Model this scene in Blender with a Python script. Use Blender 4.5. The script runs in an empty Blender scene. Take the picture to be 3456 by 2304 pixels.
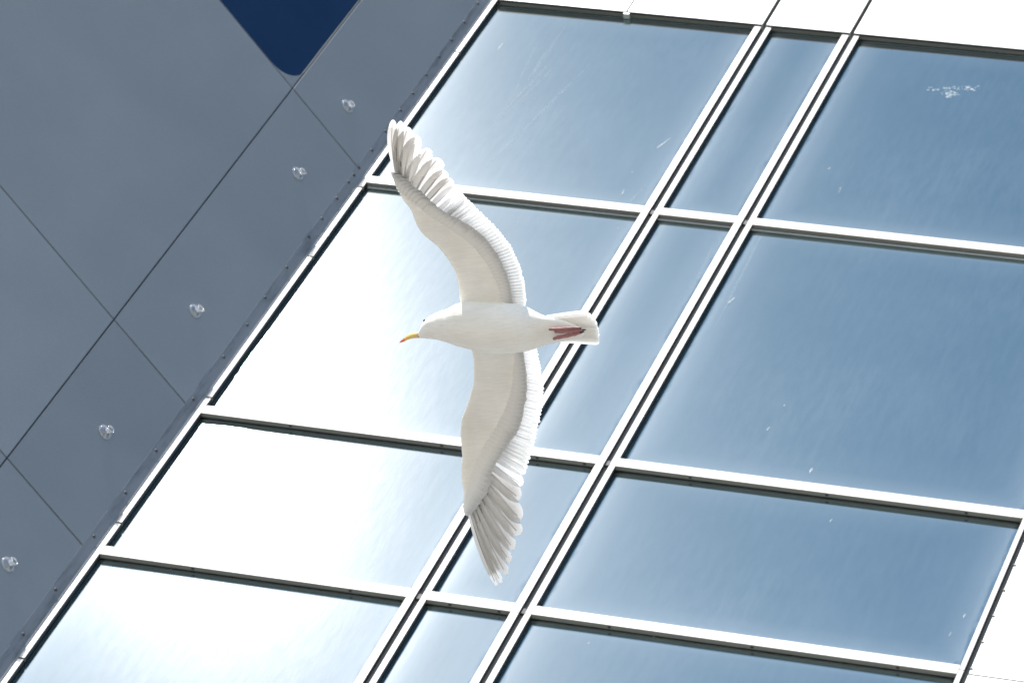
import bpy, bmesh, math, random
from mathutils import Vector, Matrix, Euler
random.seed(7)
scene = bpy.context.scene
C = scene.collection

# ------------------------------------------------------------------ camera
cam_d = bpy.data.cameras.new('camera'); cam = bpy.data.objects.new('camera', cam_d); C.objects.link(cam)
cam_d.sensor_fit = 'HORIZONTAL'; cam_d.sensor_width = 36.0; cam_d.lens = 157.15
cam_d.clip_start = 0.1; cam_d.clip_end = 3000
# camera axes in world space (x right, y into the facade, z up); the photographer stands on the pavement
ax_r = Vector((0.9444792, 0.06727913, 0.32160932))
ax_u = Vector((-0.11348812, -0.85177353, 0.51147073))
ax_b = Vector((0.30834961, -0.5195723, -0.796847))
cam.matrix_world = Matrix(((ax_r.x, ax_u.x, ax_b.x, 0), (ax_r.y, ax_u.y, ax_b.y, 0), (ax_r.z, ax_u.z, ax_b.z, 1.6), (0, 0, 0, 1)))
cam_d.dof.use_dof = True; cam_d.dof.focus_distance = 12.0; cam_d.dof.aperture_fstop = 18
scene.camera = cam

# ------------------------------------------------------------------ sky and sun
SUN = Vector((-0.3760, -0.5085, 0.775)).normalized()
w = bpy.data.worlds.new('World'); scene.world = w; w.use_nodes = True
nt = w.node_tree; bg = nt.nodes['Background']
sky = nt.nodes.new('ShaderNodeTexSky'); sky.sky_type = 'NISHITA'; sky.sun_disc = False
sky.sun_elevation = math.asin(SUN.z); sky.sun_rotation = math.atan2(SUN.x, SUN.y)
sky.air_density = 1.0; sky.dust_density = 0.15; sky.ozone_density = 1.0; sky.altitude = 20
nt.links.new(sky.outputs[0], bg.inputs[0]); bg.inputs[1].default_value = 0.12
sd = bpy.data.lights.new('sun', 'SUN'); sd.energy = 4.5; sd.angle = math.radians(0.53); sd.color = (1.0, 0.965, 0.90)
so = bpy.data.objects.new('sun', sd); C.objects.link(so)
so.rotation_euler = SUN.to_track_quat('Z', 'Y').to_euler(); so.location = SUN * 60
scene.view_settings.view_transform = 'Standard'; scene.view_settings.look = 'None'
scene.view_settings.exposure = 0.9; scene.view_settings.gamma = 1.0; scene.view_settings.use_curve_mapping = False
scene.cycles.use_denoising = True
scene.cycles.max_bounces = 8; scene.cycles.diffuse_bounces = 4; scene.cycles.transparent_max_bounces = 12

# ------------------------------------------------------------------ materials
def new_mat(name):
    m = bpy.data.materials.new(name); m.use_nodes = True
    return m, m.node_tree, m.node_tree.nodes['Principled BSDF']
def N(nt, t, **kw):
    n = nt.nodes.new(t)
    for k, v in kw.items():
        if k.startswith('i_'):
            key = k[2:]
            n.inputs[int(key) if key.isdigit() else key.replace('_', ' ')].default_value = v
        else: setattr(n, k, v)
    return n
def ramp(nt, stops, fac=None):
    r = nt.nodes.new('ShaderNodeValToRGB'); e = r.color_ramp.elements
    while len(e) < len(stops): e.new(0.5)
    for el, (p, c) in zip(e, stops):
        el.position = p; el.color = tuple(c) + (1,) if len(c) == 3 else c
    if fac is not None: nt.links.new(fac, r.inputs[0])
    return r
def coords(nt, kind='Object', scale=(1, 1, 1), rot=(0, 0, 0)):
    tc = nt.nodes.new('ShaderNodeTexCoord'); mp = nt.nodes.new('ShaderNodeMapping')
    mp.inputs['Scale'].default_value = scale; mp.inputs['Rotation'].default_value = rot
    nt.links.new(tc.outputs[kind], mp.inputs[0]); return mp.outputs[0]
def painted(name, col, rough=0.45, var=0.06, scale=(3, 3, 3), metallic=0.0, bump=0.0, bscale=60):
    m, nt, b = new_mat(name)
    v = coords(nt, 'Object', scale)
    n = N(nt, 'ShaderNodeTexNoise', i_Scale=1.0, i_Detail=6.0, i_Roughness=0.6); nt.links.new(v, n.inputs['Vector'])
    lo = [max(c * (1 - var), 0) for c in col]; hi = [min(c * (1 + var), 1) for c in col]
    r = ramp(nt, [(0.3, lo), (0.7, hi)], n.outputs[0]); nt.links.new(r.outputs[0], b.inputs['Base Color'])
    b.inputs['Roughness'].default_value = rough; b.inputs['Metallic'].default_value = metallic
    if bump:
        n2 = N(nt, 'ShaderNodeTexNoise', i_Scale=bscale, i_Detail=3.0)
        tc = nt.nodes.new('ShaderNodeTexCoord'); nt.links.new(tc.outputs['Object'], n2.inputs['Vector'])
        bp = N(nt, 'ShaderNodeBump', i_Strength=bump, i_Distance=0.002); nt.links.new(n2.outputs[0], bp.inputs['Height'])
        nt.links.new(bp.outputs[0], b.inputs['Normal'])
    return m
M = {}
M['alu'] = painted('white_aluminium', (0.40, 0.385, 0.362), 0.5, 0.05, (3, 3, 12))
M['lip'] = painted('lip_aluminium', (0.55, 0.56, 0.55), 0.35, 0.04)
M['groove'] = painted('groove_grey', (0.17, 0.165, 0.15), 0.6, 0.08, (4, 4, 1))
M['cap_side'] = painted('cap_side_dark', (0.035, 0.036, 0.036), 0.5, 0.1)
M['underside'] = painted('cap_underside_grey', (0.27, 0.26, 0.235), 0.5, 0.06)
M['gasket'] = painted('black_gasket', (0.012, 0.013, 0.013), 0.55, 0.2)
M['white_panel'] = painted('white_cladding', (0.83, 0.83, 0.82), 0.4, 0.012, (1.2, 1.2, 1.2))
M['rivet'] = painted('rivet_dark', (0.035, 0.04, 0.05), 0.5, 0.2, (40, 40, 40))
M['screw'] = painted('screw_grey', (0.12, 0.12, 0.115), 0.5, 0.1)
M['joint'] = painted('joint_dark', (0.03, 0.034, 0.042), 0.7, 0.2)
M['block'] = painted('concrete_block', (0.33, 0.33, 0.32), 0.8, 0.08, (0.5, 0.5, 0.5))

def grey_cladding():
    m, nt, b = new_mat('grey_cladding')
    v = coords(nt, 'Object', (1, 1, 1))
    n1 = N(nt, 'ShaderNodeTexNoise', i_Scale=1.1, i_Detail=5.0, i_Roughness=0.55); nt.links.new(v, n1.inputs['Vector'])
    n2 = N(nt, 'ShaderNodeTexNoise', i_Scale=260.0, i_Detail=2.0); nt.links.new(v, n2.inputs['Vector'])
    r = ramp(nt, [(0.25, (0.217, 0.242, 0.270)), (0.75, (0.244, 0.270, 0.301))], n1.outputs[0])
    mx = N(nt, 'ShaderNodeMix', data_type='RGBA', blend_type='OVERLAY'); mx.inputs[0].default_value = 0.35
    nt.links.new(r.outputs[0], mx.inputs[6]); nt.links.new(n2.outputs[0], mx.inputs[7]); nt.links.new(mx.outputs[2], b.inputs['Base Color'])
    oi = N(nt, 'ShaderNodeObjectInfo'); hv = N(nt, 'ShaderNodeHueSaturation'); mr = N(nt, 'ShaderNodeMapRange'); mr.inputs[3].default_value = 0.94; mr.inputs[4].default_value = 1.06
    nt.links.new(oi.outputs['Random'], mr.inputs[0]); nt.links.new(mr.outputs[0], hv.inputs['Value']); nt.links.new(mx.outputs[2], hv.inputs['Color']); nt.links.new(hv.outputs[0], b.inputs['Base Color'])
    n3 = N(nt, 'ShaderNodeTexNoise', i_Scale=0.9, i_Detail=2.0); nt.links.new(v, n3.inputs['Vector'])
    bp = N(nt, 'ShaderNodeBump', i_Strength=0.35, i_Distance=0.03); nt.links.new(n3.outputs[0], bp.inputs['Height']); nt.links.new(bp.outputs[0], b.inputs['Normal'])
    b.inputs['Roughness'].default_value = 0.75; b.inputs['Specular IOR Level'].default_value = 0.2
    return m
M['grey'] = grey_cladding()
def dirty_flashing():
    m, nt, b = new_mat('dirty_flashing')
    v = coords(nt, 'Object', (14, 14, 2.2))
    n1 = N(nt, 'ShaderNodeTexNoise', i_Scale=1.0, i_Detail=7.0, i_Roughness=0.7); nt.links.new(v, n1.inputs['Vector'])
    r = ramp(nt, [(0.34, (0.10, 0.112, 0.128)), (0.50, (0.185, 0.203, 0.225)), (0.75, (0.225, 0.244, 0.268))], n1.outputs[0])
    nt.links.new(r.outputs[0], b.inputs['Base Color']); b.inputs['Roughness'].default_value = 0.6
    return m
M['flashing'] = dirty_flashing()

def glass_mat():
    m = bpy.data.materials.new('coated_glass'); m.use_nodes = True; nt = m.node_tree; nt.nodes.clear()
    out = N(nt, 'ShaderNodeOutputMaterial')
    v = coords(nt, 'Object', (1, 1, 1))
    vs = coords(nt, 'Object', (26, 26, 5))
    ns = N(nt, 'ShaderNodeTexNoise', i_Scale=1.0, i_Detail=5.0, i_Roughness=0.65); nt.links.new(vs, ns.inputs['Vector'])
    nl = N(nt, 'ShaderNodeTexNoise', i_Scale=0.8, i_Detail=3.0); nt.links.new(v, nl.inputs['Vector'])
    # fine waviness of the pane
    bp = N(nt, 'ShaderNodeBump', i_Strength=0.06, i_Distance=0.004); nt.links.new(ns.outputs[0], bp.inputs['Height'])
    g1 = N(nt, 'ShaderNodeBsdfGlossy', distribution='BECKMANN', i_Roughness=0.03); g1.inputs['Color'].default_value = (0.218, 0.334, 0.342, 1)
    nt.links.new(bp.outputs[0], g1.inputs['Normal'])
    # film of dirt: a wider, weaker reflection and a little diffuse dust
    rr = ramp(nt, [(0.3, (0.0013, 0.0013, 0.0013)), (0.75, (0.0032, 0.0032, 0.0032))], ns.outputs[0])
    g2 = N(nt, 'ShaderNodeBsdfGlossy', distribution='GGX', i_Roughness=0.122); nt.links.new(rr.outputs[0], g2.inputs['Color'])
    nt.links.new(bp.outputs[0], g2.inputs['Normal'])
    g3 = N(nt, 'ShaderNodeBsdfGlossy', distribution='GGX', i_Roughness=0.26); g3.inputs['Color'].default_value = (0.0042, 0.0042, 0.0042, 1)
    vw = coords(nt, 'Object', (2.6, 1.0, 0.4), (0, math.radians(-20), 0))
    nw = N(nt, 'ShaderNodeTexNoise', i_Scale=2.2, i_Detail=7.0, i_Roughness=0.72); nt.links.new(vw, nw.inputs['Vector'])
    rw = ramp(nt, [(0.52, (0, 0, 0)), (0.8, (0.02, 0.021, 0.021))], nw.outputs[0])
    rfine = ramp(nt, [(0.35, (0.008, 0.009, 0.009)), (0.75, (0.030, 0.032, 0.032))], ns.outputs[0])
    rl = ramp(nt, [(0.35, (0.25,) * 3), (0.75, (1.0,) * 3)], nl.outputs[0])
    mm = N(nt, 'ShaderNodeMix', data_type='RGBA', blend_type='ADD'); mm.inputs[0].default_value = 1.0
    nt.links.new(rw.outputs[0], mm.inputs[6]); nt.links.new(rfine.outputs[0], mm.inputs[7])
    rd = N(nt, 'ShaderNodeMix', data_type='RGBA', blend_type='MULTIPLY'); rd.inputs[0].default_value = 1.0
    nt.links.new(mm.outputs[2], rd.inputs[6]); nt.links.new(rl.outputs[0], rd.inputs[7])
    d = N(nt, 'ShaderNodeBsdfDiffuse'); 
    # paler band along the edges of each pane (edge distance in metres is stored on the mesh)
    at = N(nt, 'ShaderNodeAttribute', attribute_name='edge')
    nd = N(nt, 'ShaderNodeMath', operation='MULTIPLY_ADD'); nd.inputs[1].default_value = 0.10; nd.inputs[2].default_value = -0.05; nt.links.new(ns.outputs[0], nd.inputs[0])
    ad = N(nt, 'ShaderNodeMath', operation='ADD'); nt.links.new(at.outputs['Fac'], ad.inputs[0]); nt.links.new(nd.outputs[0], ad.inputs[1])
    er = ramp(nt, [(0.0, (0.004, 0.004, 0.004)), (0.03, (0.012, 0.012, 0.012)), (0.05, (0.075, 0.076, 0.075)), (0.09, (0.042, 0.043, 0.043)), (0.2, (0.012, 0.0125, 0.0125)), (0.45, (0.0, 0.0, 0.0))], ad.outputs[0])
    sm_ = N(nt, 'ShaderNodeMix', data_type='RGBA', blend_type='ADD'); sm_.inputs[0].default_value = 1.0
    nt.links.new(rd.outputs[2], sm_.inputs[6]); nt.links.new(er.outputs[0], sm_.inputs[7]); nt.links.new(sm_.outputs[2], d.inputs['Color'])
    # specks of grime and dried drops
    vo = N(nt, 'ShaderNodeTexVoronoi', i_Scale=9.0, i_Randomness=1.0); vv = coords(nt, 'Object', (1.0, 1.0, 0.45)); nt.links.new(vv, vo.inputs['Vector'])
    sp = ramp(nt, [(0.0, (1, 1, 1)), (0.045, (0, 0, 0))], vo.outputs['Distance'])
    sel = N(nt, 'ShaderNodeSeparateColor'); nt.links.new(vo.outputs['Color'], sel.inputs[0])
    gt = N(nt, 'ShaderNodeMath', operation='GREATER_THAN'); gt.inputs[1].default_value = 0.72; nt.links.new(sel.outputs[0], gt.inputs[0])
    mu = N(nt, 'ShaderNodeMath', operation='MULTIPLY'); nt.links.new(sp.outputs[0], mu.inputs[0]); nt.links.new(gt.outputs[0], mu.inputs[1])
    mu2 = N(nt, 'ShaderNodeMath', operation='MULTIPLY'); mu2.inputs[1].default_value = 0.35; nt.links.new(mu.outputs[0], mu2.inputs[0])
    dw = N(nt, 'ShaderNodeBsdfDiffuse'); dw.inputs['Color'].default_value = (0.7, 0.72, 0.72, 1)
    a1 = N(nt, 'ShaderNodeAddShader'); a2 = N(nt, 'ShaderNodeAddShader'); a3 = N(nt, 'ShaderNodeAddShader'); mix = N(nt, 'ShaderNodeMixShader')
    L = nt.links
    L.new(g1.outputs[0], a1.inputs[0]); L.new(g2.outputs[0], a1.inputs[1]); L.new(a1.outputs[0], a2.inputs[0]); L.new(g3.outputs[0], a2.inputs[1])
    L.new(a2.outputs[0], a3.inputs[0]); L.new(d.outputs[0], a3.inputs[1])
    L.new(mu2.outputs[0], mix.inputs[0]); L.new(a3.outputs[0], mix.inputs[1]); L.new(dw.outputs[0], mix.inputs[2]); L.new(mix.outputs[0], out.inputs[0])
    return m
M['glass'] = glass_mat()
def blue_glass():
    m, nt, b = new_mat('dark_blue_glass')
    b.inputs['Base Color'].default_value = (0.006, 0.03, 0.085, 1); b.inputs['Roughness'].default_value = 0.12
    b.inputs['Specular IOR Level'].default_value = 0.2
    v = coords(nt, 'Object', (2, 2, 2)); n = N(nt, 'ShaderNodeTexNoise', i_Scale=1.0, i_Detail=3.0); nt.links.new(v, n.inputs['Vector'])
    r = ramp(nt, [(0.3, (0.0025, 0.021, 0.066)), (0.7, (0.004, 0.027, 0.08))], n.outputs[0]); nt.links.new(r.outputs[0], b.inputs['Base Color'])
    return m
M['blue'] = blue_glass()
def dropping_mat():
    m, nt, b = new_mat('dried_dropping'); b.inputs['Base Color'].default_value = (0.6, 0.64, 0.65, 1); b.inputs['Roughness'].default_value = 0.85
    v = coords(nt, 'Object', (90, 90, 90)); n = N(nt, 'ShaderNodeTexNoise', i_Scale=1.0, i_Detail=4.0, i_Roughness=0.7); nt.links.new(v, n.inputs['Vector'])
    r = ramp(nt, [(0.36, (0.05,) * 3), (0.66, (0.6,) * 3)], n.outputs[0]); nt.links.new(r.outputs[0], b.inputs['Alpha'])
    return m
M['dropping'] = dropping_mat()

def paving():
    m, nt, b = new_mat('pale_paving')
    v = coords(nt, 'Object', (1, 1, 1))
    br = N(nt, 'ShaderNodeTexBrick', i_Scale=1.0); nt.links.new(v, br.inputs['Vector'])
    br.inputs['Color1'].default_value = (0.27, 0.252, 0.222, 1); br.inputs['Color2'].default_value = (0.24, 0.225, 0.198, 1); br.inputs['Mortar'].default_value = (0.22, 0.21, 0.2, 1)
    br.inputs['Mortar Size'].default_value = 0.008
    nt.links.new(br.outputs[0], b.inputs['Base Color']); b.inputs['Roughness'].default_value = 0.85
    return m
M['paving'] = paving()

def plume(name, stops, trans, inner=0.0, shaft=(0.22, 0.20, 0.18), shaft_w=0.03, tcol=None):
    """thin feather: reflects and lets light through; colour runs along the feather, with barbs and a shaft"""
    m = bpy.data.materials.new(name); m.use_nodes = True; nt = m.node_tree; nt.nodes.clear(); L = nt.links
    out = N(nt, 'ShaderNodeOutputMaterial'); uv = nt.nodes.new('ShaderNodeUVMap'); uv.uv_map = 'UVMap'
    sx = N(nt, 'ShaderNodeSeparateXYZ'); L.new(uv.outputs[0], sx.inputs[0])
    col = ramp(nt, stops, sx.outputs[1])
    # barbs: slanted fine stripes
    mp = N(nt, 'ShaderNodeMapping'); mp.inputs['Scale'].default_value = (5, 85, 1); mp.inputs['Rotation'].default_value = (0, 0, 0.0); L.new(uv.outputs[0], mp.inputs[0])
    n = N(nt, 'ShaderNodeTexNoise', i_Scale=1.0, i_Detail=3.0); L.new(mp.outputs[0], n.inputs['Vector'])
    br = ramp(nt, [(0.3, (0.86, 0.86, 0.86)), (0.7, (1, 1, 1))], n.outputs[0])
    mx = N(nt, 'ShaderNodeMix', data_type='RGBA', blend_type='MULTIPLY'); mx.inputs[0].default_value = 1.0
    iv = N(nt, 'ShaderNodeMapRange', interpolation_type='SMOOTHSTEP'); iv.inputs[1].default_value = 0.5; iv.inputs[2].default_value = 0.92; iv.inputs[4].default_value = inner; L.new(sx.outputs[0], iv.inputs[0])
    mi = N(nt, 'ShaderNodeMix', data_type='RGBA'); L.new(iv.outputs[0], mi.inputs[0]); L.new(col.outputs[0], mi.inputs[6]); mi.inputs[7].default_value = (0.92, 0.91, 0.89, 1)
    L.new(mi.outputs[2], mx.inputs[6]); L.new(br.outputs[0], mx.inputs[7])
    # shaft
    sb = N(nt, 'ShaderNodeMath', operation='SUBTRACT'); sb.inputs[1].default_value = 0.4; L.new(sx.outputs[0], sb.inputs[0])
    ab = N(nt, 'ShaderNodeMath', operation='ABSOLUTE'); L.new(sb.outputs[0], ab.inputs[0])
    ls = N(nt, 'ShaderNodeMath', operation='LESS_THAN'); ls.inputs[1].default_value = shaft_w; L.new(ab.outputs[0], ls.inputs[0])
    lt = N(nt, 'ShaderNodeMath', operation='LESS_THAN'); lt.inputs[1].default_value = 0.93; L.new(sx.outputs[1], lt.inputs[0])
    ms = N(nt, 'ShaderNodeMath', operation='MULTIPLY'); L.new(ls.outputs[0], ms.inputs[0]); L.new(lt.outputs[0], ms.inputs[1])
    mc = N(nt, 'ShaderNodeMix', data_type='RGBA'); L.new(ms.outputs[0], mc.inputs[0]); L.new(mx.outputs[2], mc.inputs[6]); mc.inputs[7].default_value = shaft + (1,)
    d = N(nt, 'ShaderNodeBsdfDiffuse'); L.new(mc.outputs[2], d.inputs[0])
    t = N(nt, 'ShaderNodeBsdfTranslucent'); L.new(mc.outputs[2], t.inputs[0])
    bp = N(nt, 'ShaderNodeBump', i_Strength=0.12, i_Distance=0.001); L.new(n.outputs[0], bp.inputs['Height']); L.new(bp.outputs[0], d.inputs['Normal'])
    mixs = N(nt, 'ShaderNodeMixShader'); mixs.inputs[0].default_value = trans
    L.new(d.outputs[0], mixs.inputs[1]); L.new(t.outputs[0], mixs.inputs[2]); L.new(mixs.outputs[0], out.inputs[0])
    return m
M['primary'] = plume('primary_feather', [(0.0, (0.66, 0.65, 0.63)), (0.3, (0.62, 0.605, 0.575)), (0.6, (0.60, 0.575, 0.54)), (0.82, (0.52, 0.49, 0.455)), (1.0, (0.74, 0.72, 0.69))], 0.58, 0.5, (0.30, 0.28, 0.26), 0.04)
M['primary_mirror'] = plume('primary_feather_white_tip', [(0.0, (0.72, 0.71, 0.68)), (0.5, (0.62, 0.595, 0.555)), (0.83, (0.54, 0.51, 0.47)), (0.87, (0.9, 0.9, 0.88)), (0.97, (0.9, 0.9, 0.88)), (1.0, (0.6, 0.57, 0.55))], 0.5, 0.2, (0.30, 0.28, 0.26), 0.045)
M['secondary'] = plume('secondary_feather', [(0.0, (0.6, 0.59, 0.58)), (0.6, (0.74, 0.735, 0.73)), (0.78, (0.92, 0.92, 0.91)), (1.0, (0.95, 0.95, 0.94))], 0.6, 0.3, (0.55, 0.54, 0.53), 0.035)
M['covert'] = plume('covert_feather', [(0.0, (0.88, 0.855, 0.80)), (0.5, (0.87, 0.845, 0.795)), (0.74, (0.74, 0.725, 0.695)), (0.92, (0.58, 0.572, 0.56)), (1.0, (0.68, 0.67, 0.655))], 0.08, 0.0, (0.72, 0.71, 0.69), 0.02)
M['lesser'] = plume('lesser_covert_feather', [(0.0, (0.8, 0.79, 0.76)), (0.7, (0.78, 0.77, 0.74)), (1.0, (0.74, 0.73, 0.71))], 0.2, 0.0, (0.72, 0.71, 0.68), 0.03)
M['tail'] = plume('tail_feather', [(0.0, (0.86, 0.85, 0.82)), (1.0, (0.92, 0.91, 0.88))], 0.55, 0.2, (0.6, 0.58, 0.54), 0.03)

def plumage():
    m, nt, b = new_mat('white_plumage')
    v = coords(nt, 'Object', (40, 70, 70)); n = N(nt, 'ShaderNodeTexNoise', i_Scale=1.0, i_Detail=5.0, i_Roughness=0.65); nt.links.new(v, n.inputs['Vector'])
    v2 = coords(nt, 'Object', (9, 9, 9)); n2 = N(nt, 'ShaderNodeTexNoise', i_Scale=1.0, i_Detail=3.0); nt.links.new(v2, n2.inputs['Vector'])
    r = ramp(nt, [(0.35, (0.79, 0.765, 0.712)), (0.7, (0.86, 0.84, 0.795))], n2.outputs[0]); nt.links.new(r.outputs[0], b.inputs['Base Color'])
    vf = coords(nt, 'Object', (22, 210, 90)); nf = N(nt, 'ShaderNodeTexNoise', i_Scale=1.0, i_Detail=4.0, i_Roughness=0.6, i_Distortion=0.4); nt.links.new(vf, nf.inputs['Vector'])
    rfn = ramp(nt, [(0.36, (0.80, 0.795, 0.79)), (0.58, (1, 1, 1))], nf.outputs[0])
    mf = N(nt, 'ShaderNodeMix', data_type='RGBA', blend_type='MULTIPLY'); mf.inputs[0].default_value = 0.28
    nt.links.new(r.outputs[0], mf.inputs[6]); nt.links.new(rfn.outputs[0], mf.inputs[7]); nt.links.new(mf.outputs[2], b.inputs['Base Color'])
    b.inputs['Roughness'].default_value = 0.85; b.inputs['Specular IOR Level'].default_value = 0.15
    b.inputs['Subsurface Weight'].default_value = 0.35; b.inputs['Subsurface Radius'].default_value = (1, 0.95, 0.9); b.inputs['Subsurface Scale'].default_value = 0.012; b.inputs['Sheen Weight'].default_value = 0.1; b.inputs['Sheen Roughness'].default_value = 0.6
    bp = N(nt, 'ShaderNodeBump', i_Strength=0.5, i_Distance=0.003); nt.links.new(n.outputs[0], bp.inputs['Height']); nt.links.new(bp.outputs[0], b.inputs['Normal'])
    return m
M['plumage'] = plumage()
def bill_mat(lower):
    m, nt, b = new_mat('bill_lower' if lower else 'bill_upper')
    uv = nt.nodes.new('ShaderNodeUVMap'); uv.uv_map = 'UVMap'; sx = N(nt, 'ShaderNodeSeparateXYZ'); nt.links.new(uv.outputs[0], sx.inputs[0])
    if lower: st = [(0, (0.66, 0.48, 0.32)), (0.25, (0.78, 0.54, 0.15)), (0.5, (0.78, 0.50, 0.13)), (0.62, (0.72, 0.13, 0.05)), (0.85, (0.7, 0.12, 0.07)), (0.93, (0.5, 0.48, 0.42))]
    else: st = [(0, (0.72, 0.56, 0.34)), (0.25, (0.80, 0.58, 0.18)), (0.75, (0.78, 0.52, 0.15)), (0.88, (0.6, 0.45, 0.3)), (0.95, (0.5, 0.5, 0.46))]
    r = ramp(nt, st, sx.outputs[1]); nt.links.new(r.outputs[0], b.inputs['Base Color']); b.inputs['Roughness'].default_value = 0.35
    return m
M['bill_u'] = bill_mat(False); M['bill_l'] = bill_mat(True)
M['leg'] = painted('pink_leg_skin', (0.32, 0.14, 0.14), 0.5, 0.2, (160, 160, 160), 0, 0.3, 400)
M['claw'] = painted('dark_claw', (0.03, 0.025, 0.02), 0.4, 0.2, (80, 80, 80))
m, nt_, b_ = new_mat('eye_dark'); b_.inputs['Base Color'].default_value = (0.02, 0.018, 0.015, 1); b_.inputs['Roughness'].default_value = 0.1; M['eye'] = m
def clear_plastic():
    m = bpy.data.materials.new('clear_plastic'); m.use_nodes = True; nt = m.node_tree; nt.nodes.clear(); L = nt.links
    out = N(nt, 'ShaderNodeOutputMaterial'); lw = N(nt, 'ShaderNodeLayerWeight', i_Blend=0.4)
    tr = N(nt, 'ShaderNodeBsdfTransparent'); tr.inputs[0].default_value = (0.93, 0.94, 0.95, 1)
    gl = N(nt, 'ShaderNodeBsdfGlossy', i_Roughness=0.12); gl.inputs[0].default_value = (0.8, 0.8, 0.8, 1)
    df = N(nt, 'ShaderNodeBsdfDiffuse'); df.inputs[0].default_value = (0.75, 0.75, 0.76, 1)
    tl = N(nt, 'ShaderNodeBsdfTranslucent'); tl.inputs[0].default_value = (0.8, 0.8, 0.8, 1)
    m0 = N(nt, 'ShaderNodeMixShader'); m0.inputs[0].default_value = 0.5; L.new(df.outputs[0], m0.inputs[1]); L.new(tl.outputs[0], m0.inputs[2])
    m1 = N(nt, 'ShaderNodeMixShader'); m1.inputs[0].default_value = 0.12; L.new(tr.outputs[0], m1.inputs[1]); L.new(m0.outputs[0], m1.inputs[2])
    fr = ramp(nt, [(0.0, (0.08,) * 3), (1.0, (0.6,) * 3)], lw.outputs['Facing'])
    m2 = N(nt, 'ShaderNodeMixShader'); L.new(fr.outputs[0], m2.inputs[0]); L.new(m1.outputs[0], m2.inputs[1]); L.new(gl.outputs[0], m2.inputs[2])
    L.new(m2.outputs[0], out.inputs[0]); return m
M['clear'] = clear_plastic()
M['clear_rim'] = clear_plastic(); [setattr(n_.inputs[0], 'default_value', 0.42) for n_ in M['clear_rim'].node_tree.nodes if n_.type == 'MIX_SHADER' and not n_.inputs[0].is_linked and abs(n_.inputs[0].default_value - 0.12) < 1e-4]
M['clear_rim'].name = 'clear_plastic_highlight'  # whiter copy of the plastic: highlights on rim, knob and loop put into its colour

# ------------------------------------------------------------------ object helpers
def link(name, me, mat, parent=None, smooth=False):
    o = bpy.data.objects.new(name, me); C.objects.link(o)
    if mat is not None and not me.materials: me.materials.append(mat)
    if smooth:
        for p in me.polygons: p.use_smooth = True
    if parent is not None: o.parent = parent
    return o
def empty(name, loc, rz, label, cat, group=None):
    o = bpy.data.objects.new(name, None); C.objects.link(o); o.empty_display_size = 0.2
    o.location = loc; o.rotation_euler = (0, 0, rz); o['label'] = label; o['category'] = cat
    if group: o['group'] = group
    return o
def box_mesh(x0, x1, y0, y1, z0, z1, bev=0.0):
    bm = bmesh.new()
    bmesh.ops.create_cube(bm, size=1.0)
    for v in bm.verts:
        v.co = Vector(((x0 + x1) / 2 + v.co.x * (x1 - x0), (y0 + y1) / 2 + v.co.y * (y1 - y0), (z0 + z1) / 2 + v.co.z * (z1 - z0)))
    if bev > 0: bmesh.ops.bevel(bm, geom=bm.edges[:], offset=bev, segments=1, affect='EDGES')
    me = bpy.data.meshes.new('box'); bm.to_mesh(me); bm.free(); return me
def box(name, x0, x1, y0, y1, z0, z1, mat, parent, bev=0.0015):
    """box part; its object origin sits at the box's centre so that object-space textures differ from piece to piece"""
    cx, cy, cz = (x0 + x1) / 2, (y0 + y1) / 2, (z0 + z1) / 2
    me = box_mesh(x0 - cx, x1 - cx, y0 - cy, y1 - cy, z0 - cz, z1 - cz, bev)
    o = link(name, me, M[mat], parent); o.location = (cx, cy, cz); return o

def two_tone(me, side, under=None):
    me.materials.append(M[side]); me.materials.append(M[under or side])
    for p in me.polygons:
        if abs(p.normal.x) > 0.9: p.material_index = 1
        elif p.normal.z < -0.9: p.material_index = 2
# ------------------------------------------------------------------ ground
bm = bmesh.new(); bmesh.ops.create_grid(bm, x_segments=8, y_segments=8, size=600)
me = bpy.data.meshes.new('ground'); bm.to_mesh(me); bm.free()
g = link('ground', me, M['paving']); g['kind'] = 'structure'

# ------------------------------------------------------------------ glass curtain wall
# local axes: x along the wall, y into the building (front faces of the caps at y = 0), z up from the middle of the view
WX, WY, WZ = -7.7087, 12.9893, 21.5212
GROUND = -WZ
wall = empty('curtain_wall', (WX, WY, WZ), 0, 'sunlit glass curtain wall with white aluminium grid, reflecting blue sky behind the gull', 'glass wall')
UC, U1, U2, UR = -1.482, 0.335, 0.903, 3.172
GAP = 0.0165; SL, SR = 0.043, 0.033
T = [3.935, 1.536, -1.085, -2.495, -5.12]       # lower edges of the horizontal caps
TH = 0.077; DEPTH = 0.026; GL = 0.036
BOT = -5.12
cols = [(UC + 0.040, U1 - GAP - SL), (U1 + GAP + SR, U2 - GAP - SL), (U2 + GAP + SR, UR)]
rows = [(T[1] + TH, T[0]), (T[2] + TH, T[1]), (T[3] + TH, T[2]), (T[4] + TH, T[3])]

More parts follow.
